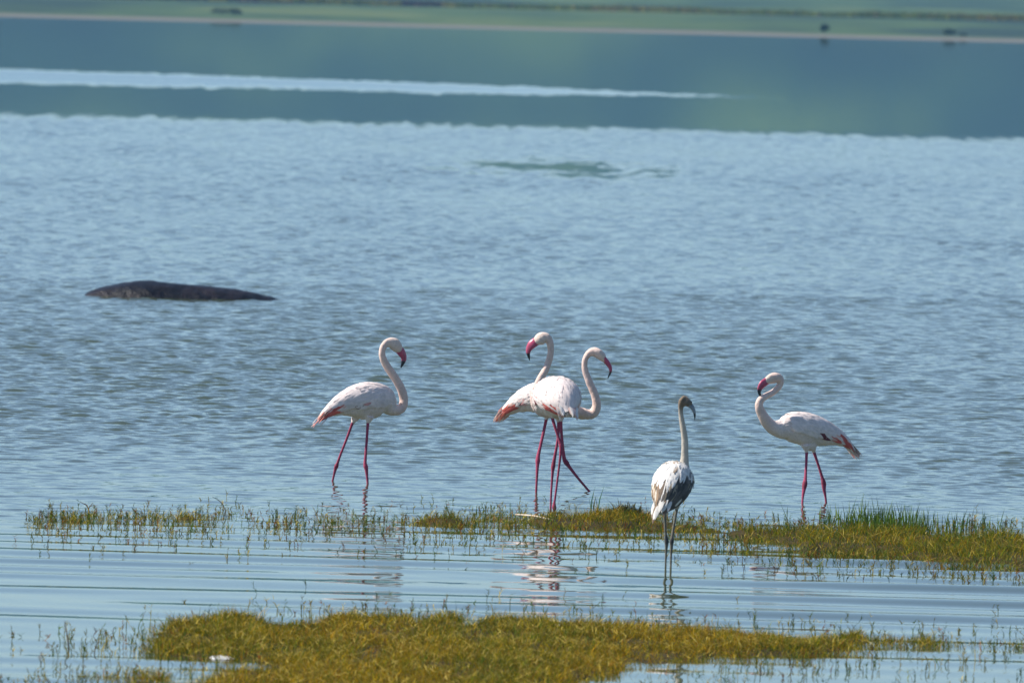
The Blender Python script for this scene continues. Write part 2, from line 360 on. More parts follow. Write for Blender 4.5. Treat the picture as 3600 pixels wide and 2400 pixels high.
def grass_patch(name, label, fn, x0, x1, y0, y1, dens, hmin, hmax, seed, sparse_fn, sparse_n, bank_h, greenf, bank_t=0.55):
    area = (x1 - x0) * (y1 - y0); n = int(area * dens)
    x = rng.uniform(x0, x1, n); y = rng.uniform(y0, y1, n)
    b, nz = bank_height(x, y, fn, seed)
    fine = fbm(x * 6, y * 2.5, seed + 3)
    keep = rng.uniform(0, 1, n) < b * np.clip(0.25 + 2.2 * (fine - 0.30), 0.22, 1)
    x, y, b, fine = x[keep], y[keep], b[keep], fine[keep]; n = len(x)
    z = -0.02 + bank_h * sstep(bank_t, 1, b) * (0.6 + 0.8 * fine)
    g = greenf(x, y)
    u = rng.uniform(0, 1, n); patch = fbm(x * 1.3, y * 0.5, seed + 7)
    idx = np.where(u < 0.10, 5, np.where(u < 0.10 + 0.55 * sstep(0.62, 0.35, patch), rng.integers(0, 3, n), np.where(u > 0.93, 6, rng.integers(1, 5, n))))
    idx = np.where(rng.uniform(0, 1, n) < g, rng.integers(3, 5, n), idx)
    col = palette(GOLD, idx, 0.42) * 0.9
    h = rng.uniform(hmin, hmax, n) * (0.6 + 0.8 * fine); tall = rng.uniform(0, 1, n) < 0.03; h = np.where(tall, h * 1.6, h)
    lean = np.abs(rng.normal(0.48, 0.38, n)).clip(0, 1.05); az = rng.uniform(0, 6.283, n)
    straw = (idx == 5) & (rng.uniform(0, 1, n) < 0.5); lean = np.where(straw, rng.uniform(0.8, 1.0, n), lean); z = np.where(straw, z + 0.035, z); h = np.where(straw, h * 1.6, h)
    parts = [blades(np.stack([x, y, z], -1), h, rng.uniform(0.0016, 0.0034, n), lean, az, col, col * 1.1)]
    # sprigs standing in open water round the edge
    sx = rng.uniform(x0, x1, sparse_n); sy = rng.uniform(y0, y1, sparse_n)
    px, py = project(sx, sy)
    k = rng.uniform(0, 1, sparse_n) < sparse_fn(px, py, sx, sy)
    sx, sy = sx[k], sy[k]; n = len(sx)
    if n:
        hs = rng.uniform(0.03, 0.11, n) * (0.75 if y0 > 58 else 1.0); ls = np.abs(rng.normal(0, 0.22, n)); az = rng.uniform(0, 6.283, n)
        idx = rng.choice([3, 4, 4, 2, 6, 2, 5], n); col = palette(GOLD, idx) * 0.8
        B = np.stack([sx, sy, np.full(n, -0.02)], -1)
        parts.append(blades(B, hs, rng.uniform(0.003, 0.005, n), ls, az, col))
        for j in range(6):
            f = rng.uniform(0.3, 0.95, n); kk = rng.uniform(0, 1, n) < 0.75
            s = np.sin(ls * 1.5); c = np.cos(ls * 1.5)
            Pj = B + np.stack([np.cos(az) * s * hs * f, np.sin(az) * s * hs * f, c * hs * f], -1)
            parts.append(blades(Pj[kk], (rng.uniform(0.015, 0.04, n))[kk], np.full(kk.sum(), 0.004), rng.uniform(0.2, 0.9, n)[kk], rng.uniform(0, 6.283, n)[kk], col[kk]))
    V, Q, T, C = pack(parts)
    me = mesh_np(name, V, Q, T, smooth=False); set_col(me, C)
    link(name, me, M_GRASS, label=label, cat='grass', kind='stuff')
    # the mud the grass grows from
    gx = np.arange(x0, x1, 0.04); gy = np.arange(y0, y1, 0.10)
    GX, GY = np.meshgrid(gx, gy); bb, nn = bank_height(GX.ravel(), GY.ravel(), fn, seed)
    bb = bb.reshape(GX.shape)
    f2 = fbm(GX * 6, GY * 2.5, seed + 3)
    GZ = -0.15 + 0.14 * sstep(0.1, bank_t, bb) + bank_h * sstep(bank_t, 1, bb) * (0.6 + 0.8 * f2) + 0.012 * (fbm(GX * 14, GY * 8, 77) - 0.5)
    ii = np.arange(GX.size).reshape(GX.shape)
    keepq = (np.maximum.reduce([bb[:-1, :-1], bb[1:, 1:]]) > 0.02)
    q = np.stack([ii[:-1, :-1], ii[:-1, 1:], ii[1:, 1:], ii[1:, :-1]], -1)[keepq]
    used = np.unique(q); remap = np.zeros(GX.size, int); remap[used] = np.arange(len(used))
    me = mesh_np('mud_bank', np.stack([GX, GY, GZ], -1).reshape(-1, 3)[used], remap[q])
    link('mud_bank', me, M_MUD, kind='structure')

def sparse_near(px, py, x, y):
    d = strip_near(px, py); p = np.exp(-np.clip(-d, 0, 9) / np.where(py < 1440, 0.8, 2.0)) * (d < 0.6) * 0.6
    p = p + 0.10 * (py > 1490) + 0.35 * sstep(1545, 1600, py)
    p += 0.40 * (px < 480) * sstep(1440, 1480, py) * np.clip(px / 300, 0, 1)
    p += 0.5 * np.exp(-((py - 1478) / 14) ** 2) * (px > 1900) * np.clip((2460 - px) / 350, 0.12, 1)
    p += 0.06 * (px > 2100) * (py > 1405)
    return p * np.clip(fbm(x * 3, y * 1.2, 61) * 2 - 0.45, 0.05, 1)
def sparse_far(px, py, x, y):
    d = strip_far(px, py)
    p = np.exp(-np.clip(-d, 0, 9) / np.where(py > 1200, 2.2, 1.0)) * (d < 0.9) * 1.0 * sstep(30, 110, px)
    return p * np.clip(fbm(x * 3, y * 1.0, 67) * 2 - 0.3, 0.1, 1)
grass_patch('near_grass', 'golden olive swamp grass matted over the broad mud strip along the pool edge', strip_near, -3.5, 3.5, 47.5, 58.0, 12500, 0.025, 0.075, 51, sparse_near, 11000, 0.022,
            lambda x, y: 0.06 + 0.4 * sstep(0.5, 0.75, fbm(x * 0.9, y * 0.35, 91)))
grass_patch('far_grass', 'thin line of green and golden grass standing in the water behind the pool', lambda a, b: strip_far(a, b) - np.interp(a, [440, 700, 900, 1250, 1500, 1650, 1760], [0.0, 0.25, 0.1, 0.3, 0.3, 0.15, 0]), -3.9, 3.9, 59.3, 67.5, 6000, 0.03, 0.095, 55, sparse_far, 21000, 0.04,
            lambda x, y: 0.25 + 0.35 * sstep(0.3, 1.4, x) * sstep(62.5, 64, y), bank_t=0.85)

# tall green rushes in the far grass
def rushes():
    parts = []
    spots = [(2010, 1212, 0.26, 230, 0.10, 0.19), (1920, 1205, 0.3, 80, 0.09, 0.15), (2080, 1215, 0.25, 80, 0.09, 0.17), (2240, 1222, 0.18, 50, 0.08, 0.16), (2130, 1218, 0.25, 60, 0.08, 0.16)]
    for px, py, sp, n, h0, h1 in spots:
        g = gd(px, py); x = g[0] + rng.normal(0, sp * 0.5, n); y = g[1] + rng.normal(0, 0.5, n)
        col = palette([(0.08, 0.15, 0.012), (0.13, 0.18, 0.012), (0.06, 0.11, 0.015)], rng.integers(0, 3, n))
        parts.append(blades(np.stack([x, y, np.full(n, -0.02)], -1), rng.uniform(h0, h1, n), rng.uniform(0.004, 0.007, n), np.abs(rng.normal(0.05, 0.1, n)), rng.uniform(0, 6.28, n), col, curl=0.1))
    V, Q, T, C = pack(parts)
    me = mesh_np('rushes', V, Q, T, smooth=False); set_col(me, C)
    link('rushes', me, M_GRASS, label='upright dark green rushes rising out of the far grass strip', cat='rushes', kind='stuff')
    # single stems
    for px, py, top, lab in [(1357, 1172, 1112, 'tall'), (1372, 1172, 1108, 'leaning'), (1363, 1168, 1135, 'short')]:
        g = gd(px, py); h = (py - top) / 362.0; n = 1
        V, Q, T, C = pack([blades(np.array([[0, 0, -0.03]]), np.array([h + 0.03]), np.array([0.008]), np.array([0.04 if lab != 'leaning' else 0.1]), np.array([0.0]), np.array([[0.05, 0.13, 0.06]]), curl=0.1),
                           blades(np.array([[0.004, 0.003, -0.03]]), np.array([h * 0.7]), np.array([0.007]), np.array([0.08]), np.array([2.6]), np.array([[0.05, 0.12, 0.06]]), curl=0.1)])
        me = mesh_np('reed', V, Q, T, smooth=False); set_col(me, C)
        o = link('reed', me, M_GRASS, label='slender blue-green reed stem, %s one, by the stepping flamingo\'s foot' % {'tall': 'straightest', 'leaning': 'tallest leaning', 'short': 'shortest'}[lab], cat='reed', group='reed stems beside the stepping foot')
        o.location = (g[0], g[1], 0)
rushes()

# ------------------------------------------------------------------ lofted animals
def catmull(P, n):
    P = np.asarray(P, float); m_ = len(P)
    t = np.linspace(0, m_ - 1, n); i = np.clip(t.astype(int), 0, m_ - 2); f = (t - i)[:, None]
    p0 = P[np.clip(i - 1, 0, m_ - 1)]; p1 = P[i]; p2 = P[i + 1]; p3 = P[np.clip(i + 2, 0, m_ - 1)]
    return 0.5 * (2 * p1 + (p2 - p0) * f + (2 * p0 - 5 * p1 + 4 * p2 - p3) * f ** 2 + (3 * p1 - p0 - 3 * p2 + p3) * f ** 3), t
class Loft:
    """rings along a spine; rows of ctrl = x,y,z, r_vertical, r_lateral"""
    def __init__(s, ctrl, normal, n=80, flip_ref=None):
        R, s.t = catmull(ctrl, n)
        s.c = R[:, :3]; s.rv = np.abs(R[:, 3]); s.rl = np.abs(R[:, 4])
        T = np.gradient(s.c, axis=0); T /= np.linalg.norm(T, axis=1)[:, None] + 1e-9
        B = np.asarray(normal, float)[None] - T * (T @ np.asarray(normal, float))[:, None]; B /= np.linalg.norm(B, axis=1)[:, None]
        V = np.cross(B, T)
        if flip_ref is not None and V[flip_ref][2] < 0: V = -V
        s.T, s.B, s.V = T, B, V
        s.len = np.concatenate([[0], np.cumsum(np.linalg.norm(np.diff(s.c, axis=0), axis=1))])
    def surf(s, L, th, off=0.0):
        """points at arc length L, angle th (0 dorsal, + towards B); off outward metres"""
        def ip(a): return np.stack([np.interp(L, s.len, a[:, j]) for j in range(3)], -1)
        c, B, V = ip(s.c), ip(s.B), ip(s.V); rv = np.interp(L, s.len, s.rv) + off; rl = np.interp(L, s.len, s.rl) + off
        return c + V * (rv * np.cos(th))[:, None] + B * (rl * np.sin(th))[:, None]
    def mesh(s, seg=20):
        th = np.linspace(0, 2 * math.pi, seg, endpoint=False); n = len(s.c)
        P = s.c[:, None] + s.V[:, None] * (s.rv[:, None] * np.cos(th))[..., None] + s.B[:, None] * (s.rl[:, None] * np.sin(th))[..., None]
        V = np.concatenate([P.reshape(-1, 3), s.c[:1], s.c[-1:]])
        i = np.arange(n * seg).reshape(n, seg); j = np.roll(i, -1, 1)
        q = np.stack([i[:-1], j[:-1], j[1:], i[1:]], -1).reshape(-1, 4)
        a, b = n * seg, n * seg + 1
        t = np.concatenate([np.stack([np.full(seg, a), j[0], i[0]], -1), np.stack([np.full(seg, b), i[-1], j[-1]], -1)])
        return V, q, t
def ball(c, r, seg=12):
    L = Loft([[c[0] + r * math.sin(a), c[1], c[2], max(r * math.cos(a), 1e-4), max(r * math.cos(a), 1e-4)] for a in np.linspace(-1.57, 1.57, 9)], (0, 1, 0), 9)
    return L.mesh(seg)
def join(parts):
    V = []; Q = []; T = []; n = 0
    for v, q, t in parts: V.append(v); Q.append(q + n); T.append(t + n); n += len(v)
    return np.concatenate(V), np.concatenate(Q), np.concatenate(T)
def remesh(V, Q, T, voxel, smooth=3, fac=0.5):
    me = mesh_np('tmp', V, Q, T); o = bpy.data.objects.new('tmp', me); COL.objects.link(o)
    bm = bmesh.new(); bm.from_mesh(me); bmesh.ops.recalc_face_normals(bm, faces=bm.faces); bm.to_mesh(me); bm.free()
    r = o.modifiers.new('r', 'REMESH'); r.mode = 'VOXEL'; r.voxel_size = voxel; r.use_smooth_shade = True
    if smooth:
        sm = o.modifiers.new('s', 'SMOOTH'); sm.factor = fac; sm.iterations = smooth
    dg = bpy.context.evaluated_depsgraph_get(); ev = o.evaluated_get(dg)
    out = bpy.data.meshes.new_from_object(ev); bpy.data.objects.remove(o); bpy.data.meshes.remove(me)
    out.polygons.foreach_set('use_smooth', np.ones(len(out.polygons), dtype=bool))
    return out
def verts(me):
    a = np.zeros(len(me.vertices) * 3, np.float32); me.vertices.foreach_get('co', a); return a.reshape(-1, 3)

def feathers(loft, L0, L1, side, th0, th1, colour, row=0.022, wid=0.024, length=(0.06, 0.17), base=0.004, lift=0.010, seed=0, droop=0.0):
    """overlapping feathers laid on the loft from L1 (shoulder) back to L0 (tail)"""
    r = np.random.default_rng(seed); A = []; Q = []; C = []; n = 0
    L = L1
    k = 0
    while L > L0:
        rad = float(np.interp(L, loft.len, loft.rv)); f = (L1 - L) / (L1 - L0)
        step = wid * 0.72 / max(rad, 0.03)
        th = th0 + (0.5 if k % 2 else 0.0) * step
        hi = th1(f)
        while th < hi:
            g = (th - th0) / max(hi - th0, 1e-3)
            ln = (length[0] + (length[1] - length[0]) * f ** 1.1) * r.uniform(0.8, 1.2)
            w2 = wid * 0.5 * r.uniform(0.85, 1.2) * (1 + 0.35 * f)
            Lj = L + r.normal(0, row * 0.25); tj = th + r.normal(0, step * 0.18)
            s = np.linspace(0, 1, 6); prof = np.array([0.55, 0.9, 1.0, 0.95, 0.7, 0.12])
            Ls = np.maximum(Lj - s * ln, 0.004); tt = tj + s * droop * r.uniform(0.5, 1.3)
            rr = np.maximum(np.interp(Ls, loft.len, loft.rv), 0.03)
            off = base + lift * s * r.uniform(0.6, 1.3)
            pts = []
            for e, dz in ((-1, -0.0012), (0, 0.0012), (1, -0.0012)):
                pts.append(loft.surf(Ls, side * (tt + e * prof * w2 / rr), off + dz))
            A.append(np.stack(pts, 1).reshape(-1, 3))
            i = np.arange(18).reshape(6, 3) + n
            Q.append(np.stack([i[:-1, :-1], i[:-1, 1:], i[1:, 1:], i[1:, :-1]], -1).reshape(-1, 4)); n += 18
            c0, c1 = colour(f, g, r, side); c0 = np.array(c0); c1 = np.array(c1)
            cc = c0[None] * (1 - s[:, None]) + c1[None] * s[:, None]
            C.append(np.repeat(cc, 3, 0))
            th += step
        L -= row; k += 1
    return np.concatenate(A), np.concatenate(Q), np.concatenate(C)

def adult_feather(pinkish):
    def f(fr, g, r, side):
        w_ = np.array((0.86, 0.75, 0.72)) * r.uniform(0.93, 1.04)
        if r.uniform() < 0.10 * pinkish: w_ = np.array((0.86, 0.75, 0.71))
        zone = fr * 0.9 + g * 0.5
        if fr > 0.5 and g > 0.42 and zone > 1.0 - 0.16 * pinkish and r.uniform() < 0.8 * pinkish:
            w_ = np.array((0.66, 0.13, 0.10)) * r.uniform(0.75, 1.2)
            if r.uniform() < 0.3: w_ = np.array((0.82, 0.50, 0.43))
        elif g > 0.88 and 0.35 < fr < 0.75 and r.uniform() < 0.30: w_ = np.array((0.16, 0.03, 0.04))
        elif g > 0.7 and fr > 0.15 and r.uniform() < 0.10 * pinkish: w_ = np.array((0.70, 0.36, 0.34))
        tip = w_ * 1.03 if fr < 0.8 else np.clip(w_ * np.array((1.08, 1.25, 1.25)), 0, 0.9)
        return w_, np.clip(tip, 0, 0.92)
    return f
def young_feather(fr, g, r, side):
    w_ = np.array((0.84, 0.81, 0.77)) * r.uniform(0.93, 1.04)
    brown = [(0.20, 0.13, 0.08), (0.11, 0.075, 0.05), (0.36, 0.27, 0.17), (0.05, 0.038, 0.03)]
    if side < 0:                                  # dark flight feathers, with the shade on this side put into the colour
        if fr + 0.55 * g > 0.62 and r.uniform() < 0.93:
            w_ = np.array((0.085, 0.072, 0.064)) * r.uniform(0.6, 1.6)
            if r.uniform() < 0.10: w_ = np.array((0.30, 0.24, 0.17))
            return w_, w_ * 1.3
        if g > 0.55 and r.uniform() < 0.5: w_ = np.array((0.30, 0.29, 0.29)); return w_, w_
    else:
        if fr > 0.46 and g < 0.75 and r.uniform() < 0.78:
            w_ = np.array(brown[r.integers(0, 4)]); return w_, w_ * np.array((1.5, 1.45, 1.3)) + 0.03
        if fr > 0.60: w_ = np.array((0.62, 0.55, 0.47))
    if r.uniform() < 0.07: return w_, np.array((0.35, 0.24, 0.15))
    return w_, w_

def flamingo(spec):
    ox, oy, k = spec['zoom']; Y0 = spec['Y']; heading = np.array(spec['heading'], float); heading /= np.linalg.norm(heading)
    nrm = np.array([-heading[1], heading[0], 0.0])
    mpp = Y0 / F / k                                       # metres per zoomed pixel at the bird
    base = at_depth(ox + spec['base'][0] / k, oy + spec['base'][1] / k, Y0); base[2] = 0.0
    sl, cx = spec.get('slope', (0.0, 0.0))
    def W(zx, zy, dy): return at_depth(ox + zx / k, oy + zy / k, Y0 + dy + sl * (zx - cx) * mpp) - base
    root = empty('flamingo', tuple(base), spec['label'], 'flamingo', 'flamingos wading in the shallows')
    ctrl = []
    nt_ = spec['torso']
    for i, (zx, zy, dy, r_) in enumerate(spec['spine']):
        lat = 0.80 if i < nt_ else 0.95
        if i >= spec['head']: lat = 0.74
        if i < nt_: lat = spec.get('wide', 0.80)
        ctrl.append([*W(zx, zy, dy), r_ * mpp, r_ * mpp * lat])
    nring = 150
    lo = Loft(ctrl, nrm, nring, flip_ref=int(nring * 5 / len(ctrl)))
    parts = [lo.mesh(24)]
    for zx, zy, dy, r_ in spec.get('blobs', []): parts.append(ball(W(zx, zy, dy), r_ * mpp))
    legs = []
    for lg in spec['legs']:
        pts = lg['p']; n = len(pts)
        fx, fy = pts[-1][0], pts[-1][1]
        gfoot = ground(ox + fx / k, oy + fy / k)
        dyf = gfoot[1] - Y0 - sl * (fx - cx) * mpp; dyh = lg['dy']
        a0 = pts[2][1]; c = []
        for zx, zy, r_ in pts:
            f = max(0.0, min(1.0, (zy - a0) / (fy - a0))); dy = dyh + (dyf - dyh) * f
            c.append([*W(zx, zy, dy), r_ * mpp, r_ * mpp])
        e = np.array(c[-1]); p_ = np.array(c[-2]); d = e[:3] - p_[:3]; d /= np.linalg.norm(d)
        if not lg.get('bunched'):
            depth = 0.155; q = e.copy(); tt = min(depth / max(-d[2], 0.5), 0.24)
            q[:3] = e[:3] + d * tt; q[2] = -depth; c.append(list(q))
        L = Loft(c, (0, 1, 0.0), 60); parts.append(L.mesh(12)); legs.append((L, 2.0))
        foot = np.array(c[-1][:3])
        for a in (-0.5, 0, 0.5):                            # three toes
            hd = np.array([heading[0] * math.cos(a) - heading[1] * math.sin(a), heading[0] * math.sin(a) + heading[1] * math.cos(a), 0])
            tl = 0.075 if not lg.get('bunched') else 0.03
            zt = -0.150 if not lg.get('bunched') else foot[2] - 0.03
            T_ = Loft([[*foot, .008, .008], [*(foot + hd * tl * 0.5), .007, .009], [*(foot + hd * tl), .004, .005]], (0.1, 0.1, 1), 8)
            T_.c[:, 2] = np.linspace(foot[2], zt, 8); parts.append(T_.mesh(8)); legs.append((T_, 0.0))
    V, Q, T = join(parts)
    me = remesh(V, Q, T, 0.0048, 2, 0.45)
    P = verts(me)
    # ---- plumage colour by the limb a vertex belongs to
    def near(L, idx=None):
        best = np.full(len(P), 9.0); bi = np.zeros(len(P), int)
        for i in range(len(L.c)):
            d = np.linalg.norm(P - L.c[i], axis=1) - 0.5 * (L.rv[i] + L.rl[i]); mth = d < best; best[mth] = d[mth]; bi[mth] = i
        return best, L.t[bi]
    db, tb = near(lo)
    torso_c, neck_c, head_c, leg_c, joint_c = [np.array(spec['cols'][q_]) for q_ in ('torso', 'neck', 'head', 'leg', 'joint')]
    f1 = sstep(nt_ - 1.5, nt_ + 1.5, tb)[:, None]; f2 = sstep(spec['head'] - 1.0, spec['head'] + 1.5, tb)[:, None]
    C = torso_c * (1 - f1) + neck_c * f1; C = C * (1 - f2) + head_c * f2
    low = fbm(P[:, 0] * 30 + 7, P[:, 2] * 30 + P[:, 1] * 22, 3)[:, None]
    C = C * (0.90 + 0.2 * low)
    for L, t0 in legs:
        dl, tl = near(L)
        mk = ((dl < db) & (tl > t0 - 0.2)) | ((dl < 0.006) & (tl > t0 + 0.4))
        jn = np.exp(-((tl - spec.get('jointi', 6)) / 0.8) ** 2)[:, None] if t0 > 0 else np.zeros((len(P), 1))
        lc = leg_c * (1 - jn) + joint_c * jn
        C[mk] = (lc * (0.85 + 0.3 * low))[mk]
    # soft downy relief on the torso
    nz = (fbm(P[:, 0] * 45, P[:, 2] * 45 + P[:, 1] * 30, 9) - 0.5)
    N_ = np.zeros(len(me.vertices) * 3, np.float32); me.vertices.foreach_get('normal', N_); N_ = N_.reshape(-1, 3)
    amt = (0.0035 + 0.005 * (1 - sstep(nt_ - 2, nt_, tb))) * (db < 0.03)
    for L, t0 in legs: amt = amt * (near(L)[0] > 0.012)
    P2 = P + N_ * (nz * amt)[:, None]; me.vertices.foreach_set('co', P2.astype(np.float32).ravel()); me.update()
    set_col(me, C)
    link('body', me, M_PLUM, root)
    # ---- bill
    bc = [[*W(zx, zy, spec['spine'][-1][2]), r_ * mpp, r_ * mpp * 0.55] for zx, zy, r_ in spec['bill']]
    B = Loft(bc, nrm, 40); V, q, t = B.mesh(16); me = mesh_np('bill', V, q, t)
    ring = np.clip(np.arange(len(V)) // 16, 0, 39); ring[-2] = 0; ring[-1] = 39
    tt = B.t[ring] / (len(bc) - 1); bf = sstep(spec['tip'] - 0.06, spec['tip'] + 0.06, tt)[:, None]
    # dark cutting edge on the outer curve
    pinkc, black = np.array(spec['cols']['bill']), np.array((0.012, 0.010, 0.014))
    cen = B.c[ring]; out = (V - cen); nv = np.linalg.norm(out, axis=1) + 1e-9
    od = np.abs((out / nv[:, None] * B.V[ring]).sum(1))
    C = pinkc * (1 - bf) + black * bf
    C = C * (1 - 0.35 * ((od < 0.25) & (tt > 0.25))[:, None])
    set_col(me, C); link('bill', me, M_BILL, root)
    # ---- eyes
    ex, ey, er = spec['eye']
    for s_ in (-1, 1):
        p = W(ex, ey, spec['spine'][-1][2]) + nrm * s_ * er * mpp
        V, q, t = ball(p, 0.0055, 10); link('eye', mesh_np('eye', V, q, t), M_EYE, root)
    # ---- wings: overlapping feathers over back and flank
    Lsh = float(np.interp(spec['wing'][1], lo.t, lo.len)); Lt = float(np.interp(spec['wing'][0], lo.t, lo.len))
    hi = spec.get('wing_edge', (1.75, 1.75, 1.9))
    for s_ in (-1, 1):
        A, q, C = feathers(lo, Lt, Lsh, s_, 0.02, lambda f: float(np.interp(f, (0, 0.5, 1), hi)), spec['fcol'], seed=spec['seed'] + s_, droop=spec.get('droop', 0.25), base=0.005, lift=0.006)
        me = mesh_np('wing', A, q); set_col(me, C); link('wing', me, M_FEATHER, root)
    # ---- tail feathers
    r = np.random.default_rng(spec['seed'] + 9); A = []; Qs = []; C = []; n = 0
    tip = lo.c[0]; d0 = lo.c[0] - lo.c[10]; d0 /= np.linalg.norm(d0)
    for j in range(18):
        st = lo.surf(np.array([r.uniform(0.03, 0.08)]), np.array([r.uniform(-2.2, 2.2)]), 0.002)[0]
        dr = d0 + r.normal(0, 0.055, 3) + np.array([0, 0, -0.08 * r.uniform(0, 1.2)]); dr /= np.linalg.norm(dr)
        ln = r.uniform(0.055, 0.105); sd = np.cross(dr, (0.2, 0.3, 1)); sd /= np.linalg.norm(sd); up = np.cross(sd, dr)
        s = np.linspace(0, 1, 6); prof = np.array([0.6, 1, 1, 0.9, 0.6, 0.1]) * 0.013
        cen = st + dr * (s * ln)[:, None] - up * (0.012 * s ** 2)[:, None]
        A.append(np.stack([cen - sd * prof[:, None], cen + up * 0.002, cen + sd * prof[:, None]], 1).reshape(-1, 3))
        i = np.arange(18).reshape(6, 3) + n; n += 18
        Qs.append(np.stack([i[:-1, :-1], i[:-1, 1:], i[1:, 1:], i[1:, :-1]], -1).reshape(-1, 4))
        cc = np.array(spec['tailcols'][j % len(spec['tailcols'])]); C.append(np.repeat(cc[None] * r.uniform(0.85, 1.1), 18, 0))
    me = mesh_np('tail', np.concatenate(A), np.concatenate(Qs)); set_col(me, np.concatenate(C)); link('tail', me, M_FEATHER, root)
    return root

ADULT = dict(torso=(0.78, 0.66, 0.62), neck=(0.74, 0.55, 0.48), head=(0.74, 0.59, 0.51), leg=(0.33, 0.04, 0.095), joint=(0.22, 0.02, 0.05), bill=(0.46, 0.065, 0.135))
TAILP = [(0.85, 0.72, 0.66), (0.78, 0.25, 0.18), (0.86, 0.80, 0.76), (0.80, 0.45, 0.38)]
BIRDS = []
BIRDS.append(dict(label='white flamingo with crook neck facing right, standing alone far from the pair', zoom=(1080, 1150, 2.7025), Y=69.0, slope=(0.45, 500), base=(410, 1475), heading=(0.91, 0.41, 0), seed=11, cols=ADULT, fcol=adult_feather(1.0), tailcols=TAILP,
    torso=10, head=23, tip=0.58, wing=(1.0, 9.0), eye=(858, 172, 32), jointi=6,
    spine=[(118, 882, 0, 10), (170, 835, 0, 32), (235, 790, 0, 58), (310, 752, 0, 92), (400, 724, 0, 130), (500, 706, 0, 160), (590, 700, 0, 168), (660, 700, 0, 162), (720, 708, 0, 140), (768, 738, 0, 104), (808, 775, 0, 68), (862, 785, 0, 50), (900, 762, 0, 45), (917, 715, 0, 42), (915, 660, 0, 42), (895, 595, 0, 42), (862, 525, 0, 41), (820, 460, 0, 40), (780, 405, 0, 39), (745, 350, 0, 37), (720, 295, 0, 34), (711, 240, 0, 31), (722, 190, 0, 32), (752, 155, 0, 38), (790, 148, 0, 50), (825, 160, 0, 61), (850, 185, 0, 55), (872, 210, 0, 42), (890, 230, 0, 25)],
    blobs=[(530, 800, 0, 80)],
    bill=[(868, 205, 42), (895, 240, 41), (914, 275, 33), (918, 305, 26), (910, 335, 20), (898, 365, 12), (889, 386, 4)],
    legs=[dict(dy=0.04, p=[(470, 830, 50), (440, 890, 26), (428, 915, 15), (375, 1060, 13), (320, 1200, 12.5), (288, 1290, 15), (279, 1315, 22), (268, 1345, 17), (255, 1400, 12), (240, 1465, 11)]),
          dict(dy=-0.04, p=[(590, 850, 50), (582, 890, 26), (577, 910, 16), (567, 1050, 14), (556, 1200, 14), (550, 1290, 17), (556, 1320, 23), (562, 1350, 19), (568, 1410, 14), (575, 1485, 12)])]))
BIRDS.append(dict(label='flamingo standing behind another, tail showing, head turned back over it', zoom=(1730, 1130, 2.239), Y=68.5, base=(440, 1338), heading=(0.86, -0.5, 0), seed=23, cols=ADULT, fcol=adult_feather(1.25), tailcols=TAILP,
    torso=9, head=23, tip=0.62, wing=(1.0, 7.0), eye=(385, 130, 26), jointi=6,
    spine=[(62, 752, .14, 8), (95, 722, .13, 26), (140, 688, .11, 46), (200, 652, .09, 68), (270, 620, .06, 92), (340, 605, .03, 112), (410, 602, 0, 120), (470, 612, -.04, 102), (505, 640, -.08, 80), (500, 680, -.12, 60), (470, 705, -.16, 48), (425, 715, -.18, 42), (375, 700, -.19, 38), (342, 660, -.19, 35), (332, 605, -.19, 33), (340, 545, -.19, 32), (362, 490, -.18, 31), (392, 430, -.17, 30), (422, 375, -.16, 29), (445, 315, -.15, 27), (460, 255, -.15, 26), (462, 205, -.15, 26), (452, 160, -.15, 30), (428, 133, -.15, 41), (398, 131, -.15, 49), (370, 143, -.15, 46), (345, 160, -.15, 31), (330, 175, -.15, 18)],
    blobs=[(480, 690, 0, 75)],
    bill=[(348, 155, 35), (314, 180, 36), (291, 213, 27), (284, 245, 18), (289, 275, 11), (296, 307, 3)],
    legs=[dict(dy=0.03, p=[(440, 700, 45), (430, 750, 22), (425, 775, 14), (405, 870, 13), (380, 980, 13), (362, 1060, 16), (360, 1095, 20), (357, 1130, 15), (352, 1230, 11), (347, 1340, 10)]),
          dict(dy=-0.03, p=[(540, 715, 42), (541, 765, 24), (540, 788, 16), (546, 880, 13), (558, 1000, 13), (568, 1080, 17), (585, 1110, 21), (610, 1145, 14), (680, 1235, 11), (765, 1336, 10)])]))
